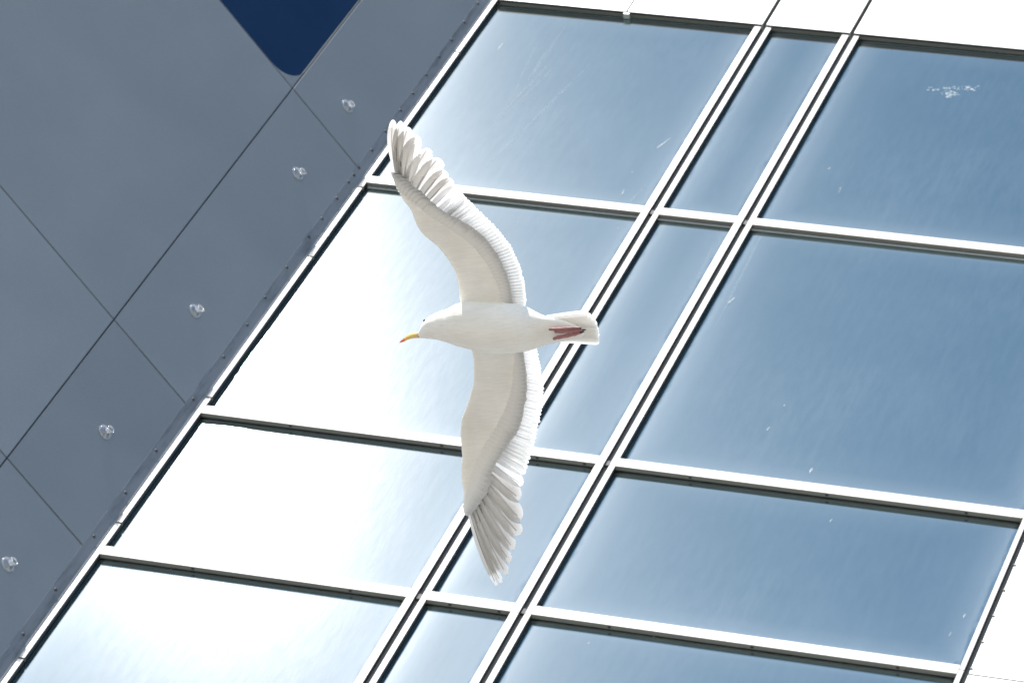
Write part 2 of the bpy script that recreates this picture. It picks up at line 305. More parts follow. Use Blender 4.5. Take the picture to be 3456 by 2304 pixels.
def pane(x0, x1, z0, z1, parent):
    n = 24; bm = bmesh.new(); grid = []
    cx, cz = (x0 + x1) / 2, (z0 + z1) / 2; hw, hh = (x1 - x0) / 2, (z1 - z0) / 2
    tx, tz = random.uniform(-1, 1) * 0.0012, random.uniform(-1, 1) * 0.0012
    for j in range(n + 1):
        r = []
        for i in range(n + 1):
            a = math.sin((i / n - .5) * math.pi); c = math.sin((j / n - .5) * math.pi)
            bul = 0.0013 * (1 - abs(a) ** 4) + 0.0013 * (1 - abs(c) ** 4)
            r.append(bm.verts.new((a * hw, -bul + tx * a * hw + tz * c * hh, c * hh)))
        grid.append(r)
    for j in range(n):
        for i in range(n):
            f = bm.faces.new((grid[j][i], grid[j][i + 1], grid[j + 1][i + 1], grid[j + 1][i])); f.smooth = True
    # back of the sealed unit
    b = [bm.verts.new((sx * hw, 0.024, sz * hh)) for sx, sz in ((-1, -1), (1, -1), (1, 1), (-1, 1))]
    bm.faces.new(b[::-1])
    me = bpy.data.meshes.new('pane'); bm.to_mesh(me); bm.free()
    at = me.attributes.new('edge', 'FLOAT', 'POINT')
    for v in me.vertices: at.data[v.index].value = min(hw - abs(v.co.x), (hh - v.co.z) * 1.6 + 0.03, hh + v.co.z)
    o = link('window_pane', me, M['glass'], parent); o.location = (cx, GL, cz); return o

panes = {}
for ri, (z0, z1) in enumerate(rows):
    for ci, (x0, x1) in enumerate(cols):
        panes[ri, ci] = pane(x0 - 0.012, x1 + 0.012, z0 - 0.012, z1 + 0.012, wall)
        # black gasket all round, set back behind the caps
        gi = 0.007
        for nm, a in (('gasket', (x0 - 0.03, x0 - gi, z0 - 0.03, z1 + 0.03)), ('gasket', (x1 + gi, x1 + 0.02, z0 - 0.03, z1 + 0.03)),
                      ('gasket', (x0 - gi + 0.0005, x1 + gi - 0.0005, z0 - 0.03, z0 - gi)), ('gasket', (x0 - gi + 0.0005, x1 + gi - 0.0005, z1 + gi, z1 + 0.03))):
            box(nm, a[0], a[1], DEPTH + 0.0004, GL + 0.004, a[2], a[3], 'gasket', wall, 0)
# mullions: two cap strips either side of an open groove, broken at each transom
TOPV = 5.3
for um in (U1, U2):
    mu = link('mullion', box_mesh(-0.03, 0.03, 0.05, 0.16, BOT, T[0] + 0.06), M['gasket'], wall); mu.location = (um, 0, 0)
    gr = link('groove', box_mesh(-GAP, GAP, 0.026, 0.045, BOT, TOPV, 0), M['groove'], mu)
    for ri, (z0, z1) in enumerate(rows):
        for a, b in ((-GAP - SL, -GAP), (GAP, GAP + SR)):
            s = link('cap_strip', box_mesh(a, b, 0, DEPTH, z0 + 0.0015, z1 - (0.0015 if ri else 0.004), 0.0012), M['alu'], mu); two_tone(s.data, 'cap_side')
    for tz in T[1:]:      # darker open gap in the groove at each crossing
        link('groove_gap', box_mesh(-GAP * 0.9, GAP * 0.9, 0.0105, 0.02, tz + 0.012, tz + TH * 0.72, 0), M['joint'], mu)
# transoms
xs = [(UC + 0.0405, U1 - GAP), (U1 + GAP, U2 - GAP), (U2 + GAP, UR - 0.001)]
for ti, tz in enumerate(T[1:]):
    for x0, x1 in xs:
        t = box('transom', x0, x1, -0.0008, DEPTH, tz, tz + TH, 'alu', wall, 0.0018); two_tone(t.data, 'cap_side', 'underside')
        if ti == 0:       # opening sashes below carry a thin bright drip lip
            a = x0 + (SR if x0 > -1 else 0.012); b = x1 - (SL if x1 < 3 else 0.004)
            l = link('drip_lip', box_mesh(a - t.location.x, b - t.location.x, 0.007, 0.015, -TH / 2 - 0.0215, -TH / 2 - 0.0165, 0), M['lip'], t)
        n_s = max(2, int((x1 - x0) / 0.75))
        if ti >= 1:       # weep holes in the underside
            for k in range(n_s):
                xx = x0 + (k + 0.6) * (x1 - x0) / n_s
                wh = link('weep_hole', box_mesh(-0.008, 0.008, -0.006, 0.006, -0.0012, 0.0005, 0), M['joint'], t); wh.location = (xx - t.location.x, 0.0, -TH / 2)
# corner cover strip against the grey wall, in lengths with open butt joints
cuts = [TOPV, 3.215, 1.47, 0.637, -0.928, -2.201, -3.464, BOT]
for a, b in zip(cuts[1:], cuts[:-1]):
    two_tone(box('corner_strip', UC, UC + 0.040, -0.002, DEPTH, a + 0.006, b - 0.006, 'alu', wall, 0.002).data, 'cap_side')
box('corner_backing', UC - 0.01, UC + 0.03, DEPTH + 0.0005, 0.06, BOT, TOPV, 'joint', wall, 0)
# right edge
rs_cuts = [TOPV] + [t + TH / 2 for t in T[1:]]
for a, b in zip(rs_cuts[1:], rs_cuts[:-1]):
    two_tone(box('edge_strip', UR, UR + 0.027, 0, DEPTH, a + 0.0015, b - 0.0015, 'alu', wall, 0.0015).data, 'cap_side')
box('edge_groove', UR + 0.027, UR + 0.056, 0.028, 0.045, BOT, TOPV, 'groove', wall, 0)
# spandrel panels above the top row: deep white trays with a dark soffit
sp = [(UC + 0.0405, -0.576), (-0.566, U1 - 0.013), (U1 + 0.013, U2 - 0.013), (U2 + 0.013, UR - 0.001)]
for x0, x1 in sp:
    p = box('spandrel_panel', x0, x1, -0.012, 0.03, T[0], TOPV, 'white_panel', wall, 0.003); two_tone(p.data, 'groove', 'cap_side')
    link('soffit_trim', box_mesh(x0 - p.location.x + 0.02, x1 - p.location.x - 0.004, -0.004, 0.014, T[0] - 0.006 - p.location.z, T[0] - 0.0005 - p.location.z, 0), M['groove'], p)
box('spandrel_backing', UC + 0.05, UR, 0.031, 0.08, T[0] + 0.012, TOPV, 'joint', wall, 0)
box('joint_bracket', -0.588, -0.548, -0.006, 0.03, T[0] - 0.022, T[0] - 0.0065, 'lip', wall, 0.001)
# dried droppings and smears on the panes (flat, thin, on the glass)
def dropping(ri, ci, x, z, pts, rnd):
    p = panes[ri, ci]; bm = bmesh.new()
    n = len(pts); vs = [bm.verts.new((q[0] + rnd.uniform(-.002, .002), 0, q[1] + rnd.uniform(-.002, .002))) for q in pts]
    vb = [bm.verts.new((v.co.x, 0.0012, v.co.z)) for v in vs]
    bm.faces.new(vs); bm.faces.new(vb[::-1])
    for k in range(n): bm.faces.new((vs[k], vb[k], vb[(k + 1) % n], vs[(k + 1) % n]))
    bmesh.ops.recalc_face_normals(bm, faces=bm.faces[:])
    me = bpy.data.meshes.new('dropping'); bm.to_mesh(me); bm.free()
    o = link('dropping', me, M['dropping'], p)
    o.location = (x - p.location.x, -0.0040, z - p.location.z); return o
def blob(rx, rz, rot, rnd, n=12):
    r = []
    for k in range(n):
        a = k / n * 2 * math.pi; q = 1 + rnd.uniform(-.3, .3)
        x, z = rx * q * math.cos(a), rz * q * math.sin(a)
        r.append((x * math.cos(rot) - z * math.sin(rot), x * math.sin(rot) + z * math.cos(rot)))
    return r
rnd = random.Random(3)
for r_, c_, x_, z_, a_, b_, q_ in [(0, 0, -1.238, 3.398, 0.053, 0.0046, 1.52),
        (0, 0, 0.139, 2.411, 0.074, 0.0056, 1.27),
        (1, 2, 1.057, 0.738, 0.042, 0.0037, 1.32),
        (1, 2, 1.967, -0.846, 0.031, 0.0056, 1.54),
        (0, 2, 1.536, 3.421, 0.016, 0.0028, 0.34),
        (0, 2, 1.198, 2.324, 0.013, 0.0037, 0.92),
        (1, 2, 1.632, -0.501, 0.018, 0.0037, 1.53),
        (1, 2, 1.653, -0.256, 0.013, 0.0028, 1.55),
        (0, 0, 0.081, 1.794, 0.03, 0.0028, 1.66),
        (0, 2, 1.327, 2.08, 0.038, 0.0019, 1.64),
        (2, 2, 3.076, -1.958, 0.019, 0.0028, 1.53),
        (2, 2, 3.046, -2.128, 0.018, 0.0019, 1.53),
        (2, 2, 2.195, -1.282, 0.014, 0.0028, 1.38),
        (3, 2, 1.3, -2.624, 0.01, 0.0028, 1.5),
        (0, 0, 0.061, 2.041, 0.018, 0.0028, 1.57),
        (1, 0, -0.292, -0.166, 0.008, 0.0037, 1.52),
        (1, 0, -0.156, -0.183, 0.008, 0.0028, 1.4)]:
    dropping(r_, c_, x_, z_, blob(a_, b_, q_, rnd), rnd)
STREAKS = [(0, 0, -0.752, 3.64, -0.984, 2.098, 0.012),
        (0, 0, -0.854, 3.293, -0.962, 2.437, 0.021),
        (0, 0, -0.562, 3.589, -0.844, 1.774, 0.015),
        (0, 0, -1.037, 3.583, -0.933, 2.64, 0.009),
        (0, 0, -0.92, 3.757, -0.923, 2.987, 0.027),
        (0, 0, 0.195, 1.94, 0.142, 1.612, 0.012),
        (1, 1, 0.779, 1.335, 0.816, 0.694, 0.012),
        (1, 2, 1.019, 1.592, 1.055, 0.409, 0.015)]
def smear_mat():
    m, nt, b = new_mat('wiped_smear'); b.inputs['Base Color'].default_value = (0.5, 0.56, 0.6, 1); b.inputs['Roughness'].default_value = 0.8
    v = coords(nt, 'Object', (25, 25, 25)); n = N(nt, 'ShaderNodeTexNoise', i_Scale=1.0, i_Detail=5.0, i_Roughness=0.7); nt.links.new(v, n.inputs['Vector'])
    r = ramp(nt, [(0.4, (0.0,) * 3), (0.8, (0.17,) * 3)], n.outputs[0]); nt.links.new(r.outputs[0], b.inputs['Alpha']); return m
M['smear'] = smear_mat()
for r_, c_, xa, za, xb, zb, wd_ in STREAKS:
    a_, b_ = Vector((xa, 0, za)), Vector((xb, 0, zb)); d_ = b_ - a_; pv = Vector((-d_.z, 0, d_.x)).normalized(); pts_ = []
    for sgn in (1, -1):
        for k_ in range(9):
            t_ = k_ / 8 if sgn > 0 else 1 - k_ / 8
            pts_.append(d_ * (t_ - .5) + pv * (sgn * wd_ / 2 * (0.15 + math.sin(math.pi * t_)) * rnd.uniform(.6, 1.2)))
    o_ = dropping(r_, c_, (xa + xb) / 2, (za + zb) / 2, [(p_.x, p_.z) for p_ in pts_], random.Random(1)); o_.name = 'smear'; o_.data.materials[0] = M['smear']
# one large spattered mark high on the right-hand pane
bm = bmesh.new()
for cx_, cz_, sx_, sz_, n_ in ((1.672, 3.366, 0.026, 0.022, 52), (1.659, 3.432, 0.022, 0.012, 18), (1.773, 3.455, 0.036, 0.018, 26), (1.57, 3.40, 0.03, 0.010, 8)):
    for k_ in range(n_):
        px_, pz_, r_ = rnd.gauss(cx_, sx_), rnd.gauss(cz_, sz_), rnd.uniform(0.003, 0.010)
        vs_ = [bm.verts.new((px_ + q[0], k_ * 2e-5, pz_ + q[1])) for q in blob(r_, r_ * rnd.uniform(.5, 1), rnd.uniform(0, 3), rnd, 8)]
        bm.faces.new(vs_)
me = bpy.data.meshes.new('spatter'); bm.to_mesh(me); bm.free()
o = link('spatter', me, M['dropping'], panes[0, 2]); o.location = (-panes[0, 2].location.x, -0.0050, -panes[0, 2].location.z)
# the rest of the block below the glazing, down to the pavement, and the parapet above
box('lower_facade', UC, 9.0, -0.002, 6.0, GROUND, BOT - 0.003, 'block', wall, 0)
box('building_core', UC, 9.0, 0.17, 6.0, BOT, TOPV, 'joint', wall, 0)
box('parapet', UC, 9.0, -0.015, 6.0, TOPV + 0.004, TOPV + 0.5, 'white_panel', wall, 0.01)

# ------------------------------------------------------------------ white clad wall to the right of the glazing
ww = empty('white_clad_wall', (WX, WY, WZ), 0, 'blown-out white panelled wall at the right edge of the photo, beside the glazing', 'wall')
for x0, x1 in ((UR + 0.0565, 5.4), (5.41, 9.0)):
    zz = [TOPV, 1.6, -2.489, BOT]
    for a, b in zip(zz[1:], zz[:-1]):
        two_tone(box('cladding_panel', x0, x1, -0.004, 0.03, a + 0.005, b - 0.005, 'white_panel', ww, 0.002).data, 'groove')
box('panel_backing', UR + 0.057, 9.0, 0.031, 0.1, BOT, TOPV, 'joint', ww, 0)
z = BOT + 0.1
sm = None
while z < TOPV - .1:
    if sm is None:
        bm = bmesh.new(); bmesh.ops.create_cone(bm, cap_ends=True, segments=10, radius1=0.009, radius2=0.006, depth=0.008)
        bmesh.ops.rotate(bm, verts=bm.verts[:], cent=(0, 0, 0), matrix=Matrix.Rotation(math.pi / 2, 3, 'X'))
        sm = bpy.data.meshes.new('screw'); bm.to_mesh(sm); bm.free()
    o = link('screw_head', sm, M['screw'], ww); o.location = (UR + 0.060, -0.006, -1.518 + round((z + 1.518) / 0.231) * 0.231); z += 0.231

# ------------------------------------------------------------------ grey panelled wall on the left (turned towards the viewer)
BETA = math.radians(53.17257)
# local axes: x along the wall away from the inner corner, y = -(face normal) i.e. into the wall, z up
dl = Vector((-math.cos(BETA), -math.sin(BETA), 0)); nl = Vector((math.sin(BETA), -math.cos(BETA), 0))
gw = empty('grey_clad_wall', (WX + UC, WY, WZ), math.atan2(dl.y, dl.x), 'shaded blue-grey panelled wall with thin dark joints, filling the left of the photo', 'wall')
# in this frame +y = rot90(dl) ; the visible face points along sgn*y
ydir = Vector((-dl.y, dl.x, 0)); sg = 1.0 if ydir.dot(nl) > 0 else -1.0
def gbox(name, s0, s1, d0, d1, z0, z1, mat, bev=0.002, parent=None):
    """d0..d1: depth behind the wall face (0 = face)"""
    ya, yb = sorted((-sg * d0, -sg * d1)); return box(name, s0, s1, ya, yb, z0, z1, mat, parent or gw, bev)
LV = 0.682; J = [5.3, 1.612, -1.093, -2.514, -5.2]
JW = 0.0042; S_END = 4.2
for (a, b) in zip(J[1:], J[:-1]):
    gbox('cladding_panel', 0.026, LV - JW, 0, 0.03, a + JW, b - JW, 'grey')
    if b < 5: gbox('cladding_panel', LV + JW, 2.42, 0, 0.03, a + JW, b - JW, 'grey')
    gbox('cladding_panel', 2.43, S_END, 0, 0.03, a + JW, b - JW, 'grey')
gbox('panel_backing', -0.02, S_END, 0.0305, 0.2, -5.2, 5.3, 'joint', 0)
gbox('lower_wall', -0.02, S_END, 0.002, 0.2, GROUND, -5.205, 'block', 0)
# flashing along the corner with rivets
fl = gbox('corner_flashing', 0.0035, 0.072, -0.0022, -0.0004, -5.2, 5.3, 'flashing', 0)
gbox('corner_upstand', -0.004, 0.004, -0.010, 0.03, -5.2, 5.3, 'grey', 0)
bm = bmesh.new(); bmesh.ops.create_uvsphere(bm, u_segments=10, v_segments=6, radius=0.0105)
for v in bm.verts: v.co.y *= 0.5
rme = bpy.data.meshes.new('rivet'); bm.to_mesh(rme); bm.free()
RV = [4.51, 4.27, 4.03, 3.784, 3.522, 3.28, 3.053, 2.808, 2.563, 2.343, 2.073, 1.833, 1.613, 1.524, 1.437, 1.238, 0.992, 0.776, 0.42, 0.076, -0.217, -0.571, -1.022, -1.554, -1.978, -2.404, -2.906, -3.316, -3.75, -4.2]
for zv in RV:
    o = link('rivet', rme, M['rivet'], gw, True); o.location = (0.057 if zv > 0 else 0.047, sg * 0.003, zv)
# blue window with rounded corners in the cell above the first joint
def rrect(s0, s1, z0, z1, r, n=12):
    pts = []
    for cx, cz, a0 in ((s0 + r, z0 + r, math.pi), (s1 - r, z0 + r, 1.5 * math.pi), (s1 - r, z1 - r, 0), (s0 + r, z1 - r, .5 * math.pi)):
        for k in range(n + 1):
            a = a0 + k / n * math.pi / 2; pts.append((cx + r * math.cos(a), cz + r * math.sin(a)))
    return pts
W0s, W1s, W0z, W1z = LV + 0.006, 2.416, 1.618, 4.3
wp = rrect(W0s, W1s, W0z, W1z, 0.2)
bm = bmesh.new()
f = [bm.verts.new((p[0], -sg * 0.022, p[1])) for p in wp]; bk = [bm.verts.new((p[0], -sg * 0.029, p[1])) for p in wp]
bm.faces.new(f); bm.faces.new(bk[::-1])
for k in range(len(f)): bm.faces.new((f[k], bk[k], bk[(k + 1) % len(f)], f[(k + 1) % len(f)]))
bmesh.ops.recalc_face_normals(bm, faces=bm.faces[:])
me = bpy.data.meshes.new('blue_window'); bm.to_mesh(me); bm.free()
bw = link('window', me, M['blue'], gw); bw['label'] = 'dark blue window with rounded corner'
# corner infills and thin frame round the window
bm = bmesh.new()
def ring(pts_in, pts_out, y0, y1):
    n = len(pts_in)
    vi0 = [bm.verts.new((p[0], y0, p[1])) for p in pts_in]; vo0 = [bm.verts.new((p[0], y0, p[1])) for p in pts_out]
    vi1 = [bm.verts.new((p[0], y1, p[1])) for p in pts_in]; vo1 = [bm.verts.new((p[0], y1, p[1])) for p in pts_out]
    for k in range(n):
        q = (k + 1) % n
        bm.faces.new((vo0[k], vo0[q], vi0[q], vi0[k])); bm.faces.new((vi0[k], vi0[q], vi1[q], vi1[k])); bm.faces.new((vo0[k], vo1[k], vo1[q], vo0[q]))
outer = []
for (x, zc) in wp:
    cx = min(max(x, W0s + .2), W1s - .2); cz = min(max(zc, W0z + .2), W1z - .2)
    dx, dz = x - cx, zc - cz; mxd = max(abs(dx), abs(dz)) or 1; k = 0.2012 / mxd
    outer.append((cx + dx * k, cz + dz * k))
ring(wp, outer, -sg * 0.002, -sg * 0.022)
bmesh.ops.recalc_face_normals(bm, faces=bm.faces[:])
me = bpy.data.meshes.new('window_surround'); bm.to_mesh(me); bm.free()
link('window_surround', me, M['grey'], bw)
gbox('cladding_panel', LV + JW, 2.42, 0, 0.03, 4.305, 5.29, 'grey')
gbox('window_reveal', LV + 0.003, 2.42, 0.0296, 0.0304, 1.6, 4.3, 'joint', 0)

# ------------------------------------------------------------------ suction cups on the grey wall
def lathe(profile, seg=28):
    bm = bmesh.new(); rings = []
    for r, h in profile:
        rings.append([bm.verts.new((r * math.cos(k / seg * 2 * math.pi), h, r * math.sin(k / seg * 2 * math.pi))) for k in range(seg)])
    for a, b in zip(rings[:-1], rings[1:]):
        for k in range(seg): bm.faces.new((a[k], a[(k + 1) % seg], b[(k + 1) % seg], b[k]))
    bm.faces.new(rings[-1]); bm.faces.new(rings[0][::-1])
    bmesh.ops.recalc_face_normals(bm, faces=bm.faces[:])
    return bm
bm = lathe([(0.036, 0.0), (0.038, 0.002), (0.036, 0.004), (0.030, 0.007), (0.022, 0.011), (0.016, 0.014), (0.012, 0.016)])
cup_me = bpy.data.meshes.new('cup'); bm.to_mesh(cup_me); bm.free()
bm = lathe([(0.010, 0.015), (0.010, 0.020), (0.014, 0.022), (0.0145, 0.027), (0.011, 0.030), (0.004, 0.0305)])
knob_me = bpy.data.meshes.new('knob'); bm.to_mesh(knob_me); bm.free()
bm = bmesh.new(); ringn, segn = 26, 8; vv = []
for i in range(ringn):
    a = i / ringn * 2 * math.pi; row = []
    for j in range(segn):
        b = j / segn * 2 * math.pi; rr = 0.0195 + 0.0042 * math.cos(b)
        row.append(bm.verts.new((rr * math.cos(a), 0.0042 * math.sin(b), rr * math.sin(a))))
    vv.append(row)
for i in range(ringn):
    for j in range(segn): bm.faces.new((vv[i][j], vv[(i + 1) % ringn][j], vv[(i + 1) % ringn][(j + 1) % segn], vv[i][(j + 1) % segn]))
bmesh.ops.recalc_face_normals(bm, faces=bm.faces[:])
loop_me = bpy.data.meshes.new('loop'); bm.to_mesh(loop_me)
for v in bm.verts: v.co = Vector((v.co.x * 1.85, v.co.y * 0.8, v.co.z * 1.85))
rim_me = bpy.data.meshes.new('rim'); bm.to_mesh(rim_me); bm.free()
cl = ['clear suction cup highest on the grey wall, below right of the blue window',
      'clear suction cup second from the top on the grey wall, left of the gull wingtip',
      'clear suction cup third from the top on the grey wall, left of the gull head',
      'clear suction cup fourth from the top on the grey wall, above the lowest one',
      'clear suction cup lowest on the grey wall, cut by the left photo edge']
for lab, (s, zv) in zip(cl, ((0.345, 1.927), (0.34, 1.092), (0.341, -0.502), (0.34, -1.781), (0.333, -3.057))):
    loc = Vector((WX + UC, WY, WZ + zv)) + dl * s
    e = empty('suction_cup', loc, gw.rotation_euler.z, lab, 'suction cup', 'suction cups in a row on the grey wall')
    for nm, me_ in (('cup', cup_me), ('knob', knob_me), ('loop', loop_me), ('rim', rim_me)):
        o = link(nm, me_, M['clear' if nm == 'cup' else 'clear_rim'], e, True)
        if nm == 'rim': o.location = (0, sg * 0.004, 0)
        o.scale = (1, sg, 1)
        if nm == 'loop': o.location = (-0.012, sg * 0.016, 0.040); o.rotation_euler = (0.2 * sg, 0, 0)

# ------------------------------------------------------------------ seagull
ARM_A=[([0.0579,0.0605,0.0465],[-0.1054,0.0572,0.0458]),([0.0546,0.1072,0.0581],[-0.093,0.0939,0.0549]),([0.0575,0.1431,0.0675],[-0.0838,0.1267,0.0631]),([0.0704,0.1765,0.0755],[-0.0714,0.1632,0.0724]),([0.0938,0.2146,0.0837],[-0.0524,0.2042,0.0818]),([0.1225,0.2445,0.0892],[-0.0254,0.2412,0.0886]),([0.1368,0.2665,0.0921],[-0.0005,0.2676,0.0923]),([0.1438,0.2939,0.0953],[0.0314,0.2968,0.0956]),([0.1463,0.3264,0.0959],[0.0681,0.3321,0.0959]),([0.1586,0.3565,0.0948],[0.0894,0.3636,0.0936]),([0.161,0.3881,0.0895],[0.1143,0.3927,0.0887]),([0.1554,0.4205,0.0813],[0.1279,0.4274,0.0793]),([0.1482,0.4539,0.0709],[0.1367,0.4578,0.0694])]
ARM_B=[([0.0722,-0.0994,0.0563],[-0.082,-0.121,0.0616]),([0.0867,-0.1508,0.0695],[-0.0645,-0.1686,0.0736]),([0.1099,-0.2098,0.0828],[-0.044,-0.227,0.086]),([0.1356,-0.2552,0.0908],[-0.0225,-0.2774,0.0934]),([0.1664,-0.3041,0.096],[0.0053,-0.33,0.0959]),([0.1836,-0.3296,0.0959],[0.0333,-0.3735,0.0919]),([0.1967,-0.3646,0.0934],[0.0656,-0.4096,0.0846]),([0.2037,-0.4027,0.0867],[0.0956,-0.4396,0.0756]),([0.2066,-0.4387,0.0759],[0.1194,-0.4646,0.0666]),([0.2154,-0.4731,0.0632],[0.1433,-0.4935,0.0551]),([0.2164,-0.5071,0.0489],[0.1613,-0.5215,0.0415]),([0.2127,-0.5356,0.0342],[0.184,-0.549,0.0274]),([0.2089,-0.5634,0.0183],[0.2001,-0.5676,0.0157])]
TIP_A=[[0.0266,0.6827,-0.0786],[0.0106,0.6735,-0.0715],[0.0084,0.6413,-0.0469],[0.0072,0.6035,-0.0196],[0.0051,0.5409,0.0195],[-0.0048,0.4979,0.0413],[-0.0009,0.4502,0.0604],[-0.0072,0.4192,0.0697],[-0.0102,0.3907,0.077],[-0.0203,0.364,0.0815],[-0.0325,0.3419,0.0839],[-0.0458,0.3234,0.0839],[-0.0583,0.3033,0.084],[-0.0714,0.2858,0.0824],[-0.0844,0.2676,0.0803],[-0.0958,0.2508,0.0783],[-0.1067,0.2331,0.0751],[-0.1154,0.2159,0.0719],[-0.1232,0.1981,0.0686],[-0.1294,0.1804,0.0644],[-0.1335,0.1622,0.0601],[-0.137,0.1441,0.0557],[-0.1397,0.1255,0.0508],[-0.1414,0.1076,0.0462],[-0.141,0.0897,0.0418],[-0.1399,0.0737,0.0378]]
TIP_B=[[0.1129,-0.7423,-0.1265],[0.1,-0.7374,-0.1225],[0.0853,-0.7189,-0.1074],[0.0755,-0.6923,-0.0861],[0.0635,-0.6655,-0.0653],[0.0452,-0.6336,-0.0413],[0.0424,-0.6004,-0.0173],[0.0433,-0.5528,0.0131],[0.0316,-0.5191,0.0307],[0.0206,-0.4908,0.0442],[0.0075,-0.4637,0.055],[-0.0036,-0.4426,0.0627],[-0.0148,-0.4207,0.0693],[-0.0255,-0.3988,0.0757],[-0.0365,-0.3754,0.0796],[-0.047,-0.352,0.0835],[-0.0576,-0.3291,0.0839],[-0.0679,-0.3061,0.084],[-0.0777,-0.2818,0.0819],[-0.0865,-0.257,0.0791],[-0.0941,-0.2313,0.0748],[-0.0995,-0.2081,0.0705],[-0.1044,-0.1845,0.0654],[-0.109,-0.1606,0.0598],[-0.1141,-0.1347,0.0533],[-0.1205,-0.1094,0.0466]]
BONE_A=[[0.1467,0.4342,0.0773],[0.1494,0.415,0.083],[0.1522,0.3962,0.0881],[0.1516,0.3783,0.0911],[0.1486,0.3623,0.0938],[0.1429,0.3444,0.0959],[0.1361,0.3276,0.0959],[0.1274,0.3105,0.096],[0.1187,0.292,0.0951],[0.109,0.2759,0.0932],[0.0988,0.2617,0.0916],[0.0885,0.2476,0.0898],[0.0774,0.2357,0.0876],[0.0648,0.2218,0.085],[0.0521,0.2079,0.0825],[0.0413,0.1944,0.0797],[0.0303,0.181,0.0765],[0.0213,0.1677,0.0734],[0.0141,0.1546,0.0703],[0.0069,0.1415,0.0671],[0.0015,0.1287,0.0637],[-0.0031,0.1159,0.0603],[-0.0061,0.1032,0.0571],[-0.0083,0.0886,0.0535],[-0.0094,0.0742,0.0499],[-0.0086,0.0598,0.0464]]
BONE_B=[[0.2065,-0.5578,0.0219],[0.2033,-0.5421,0.0309],[0.1997,-0.526,0.0392],[0.1961,-0.5099,0.0474],[0.1927,-0.4935,0.0551],[0.1893,-0.4765,0.0619],[0.1864,-0.4594,0.0687],[0.1827,-0.4421,0.0749],[0.1781,-0.4243,0.0802],[0.1724,-0.4065,0.0855],[0.1651,-0.388,0.0895],[0.1569,-0.3716,0.0923],[0.1478,-0.3552,0.095],[0.1362,-0.3378,0.0959],[0.1232,-0.32,0.0959],[0.1102,-0.3023,0.096],[0.0968,-0.2835,0.0941],[0.0837,-0.2645,0.0919],[0.0719,-0.2452,0.0894],[0.06,-0.2253,0.0857],[0.0496,-0.2053,0.082],[0.0398,-0.1849,0.0775],[0.0303,-0.1643,0.0726],[0.0212,-0.1436,0.0676],[0.0123,-0.1226,0.0621],[0.0041,-0.1018,0.0568]]
BODY=[[0.1793,-0.0031,0.0,0.0108],[0.1627,0.0075,0.0,0.0225],[0.1459,0.0136,0.0,0.0298],[0.1301,0.0161,0.0,0.0342],[0.1089,0.017,0.0,0.0408],[0.0854,0.0153,0.0,0.0476],[0.0674,0.0156,0.0,0.0552],[0.0497,0.0148,0.0,0.0602],[0.0241,0.0105,0.0,0.0642],[-0.0041,0.0049,0.0,0.0674],[-0.0471,-0.0007,0.0,0.0687],[-0.0906,-0.0039,0.0,0.067],[-0.1339,-0.0077,0.0,0.0609],[-0.1619,-0.0128,0.0,0.0514],[-0.1903,-0.0164,0.0,0.0419],[-0.2191,-0.0184,0.0,0.0365],[-0.2473,-0.0228,0.0,0.0304],[-0.2749,-0.0286,0.0,0.0216],[-0.2926,-0.0283,0.0,0.0122]]
BILL=[[0.1823,-0.0056,0.0],[0.1992,-0.0066,0.0],[0.2171,-0.011,0.0],[0.2315,-0.0179,0.0],[0.2411,-0.022,0.0],[0.2472,-0.026,0.0]]
EYE=[0.1509,0.0324,0.01]
TAILTIP=[[-0.3154,0.024,0.0],[-0.3253,0.0121,0.0],[-0.33,-0.0029,0.0],[-0.3324,-0.0155,0.0],[-0.3325,-0.0295,0.0],[-0.3312,-0.0419,0.0],[-0.3293,-0.0543,0.0],[-0.3274,-0.0636,0.0],[-0.3205,-0.0709,0.0]]
TAILBASE=[[-0.2017,0.025,0.0],[-0.1903,-0.0164,0.0],[-0.1785,-0.0595,0.0]]
FOOT=[[[-0.215,0.003,-0.03],[-0.2341,0.0006,-0.03],[-0.2637,0.0007,-0.03],[-0.2884,0.001,-0.03],[-0.3017,-0.001,-0.03],[-0.3067,-0.0022,-0.03]],[[-0.2273,-0.0062,-0.03],[-0.2418,-0.0073,-0.03],[-0.2663,-0.0079,-0.03],[-0.291,-0.0076,-0.03],[-0.3078,-0.0072,-0.03],[-0.3186,-0.0072,-0.03]],[[-0.2172,-0.0287,-0.03],[-0.2322,-0.0245,-0.03],[-0.2578,-0.021,-0.03],[-0.2834,-0.0176,-0.03],[-0.3,-0.0145,-0.03],[-0.3122,-0.0127,-0.03]]]
TIP_A += [[-0.1385, 0.058, 0.034], [-0.133, 0.044, 0.030]]; BONE_A += [[-0.008, 0.047, 0.043], [-0.008, 0.035, 0.040]]
TIP_B += [[-0.1245, -0.088, 0.041], [-0.127, -0.068, 0.036]]; BONE_B += [[-0.002, -0.084, 0.052], [-0.006, -0.066, 0.047]]
gull = empty('seagull', (-3.7850, 6.2005, 11.1513), math.atan2(0.20028854, -0.97973696), 'white gull gliding overhead with spread wings, yellow bill and pink feet under its tail', 'gull')
V = Vector
def catmull(pts, t):
    n = len(pts) - 1; x = min(max(t * n, 0), n - 1e-6); i = int(x); u = x - i
    p0, p1, p2, p3 = pts[max(i - 1, 0)], pts[i], pts[i + 1], pts[min(i + 2, n)]
    return 0.5 * ((2 * p1) + (p2 - p0) * u + (2 * p0 - 5 * p1 + 4 * p2 - p3) * u * u + (3 * p1 - p0 - 3 * p2 + p3) * u ** 3)
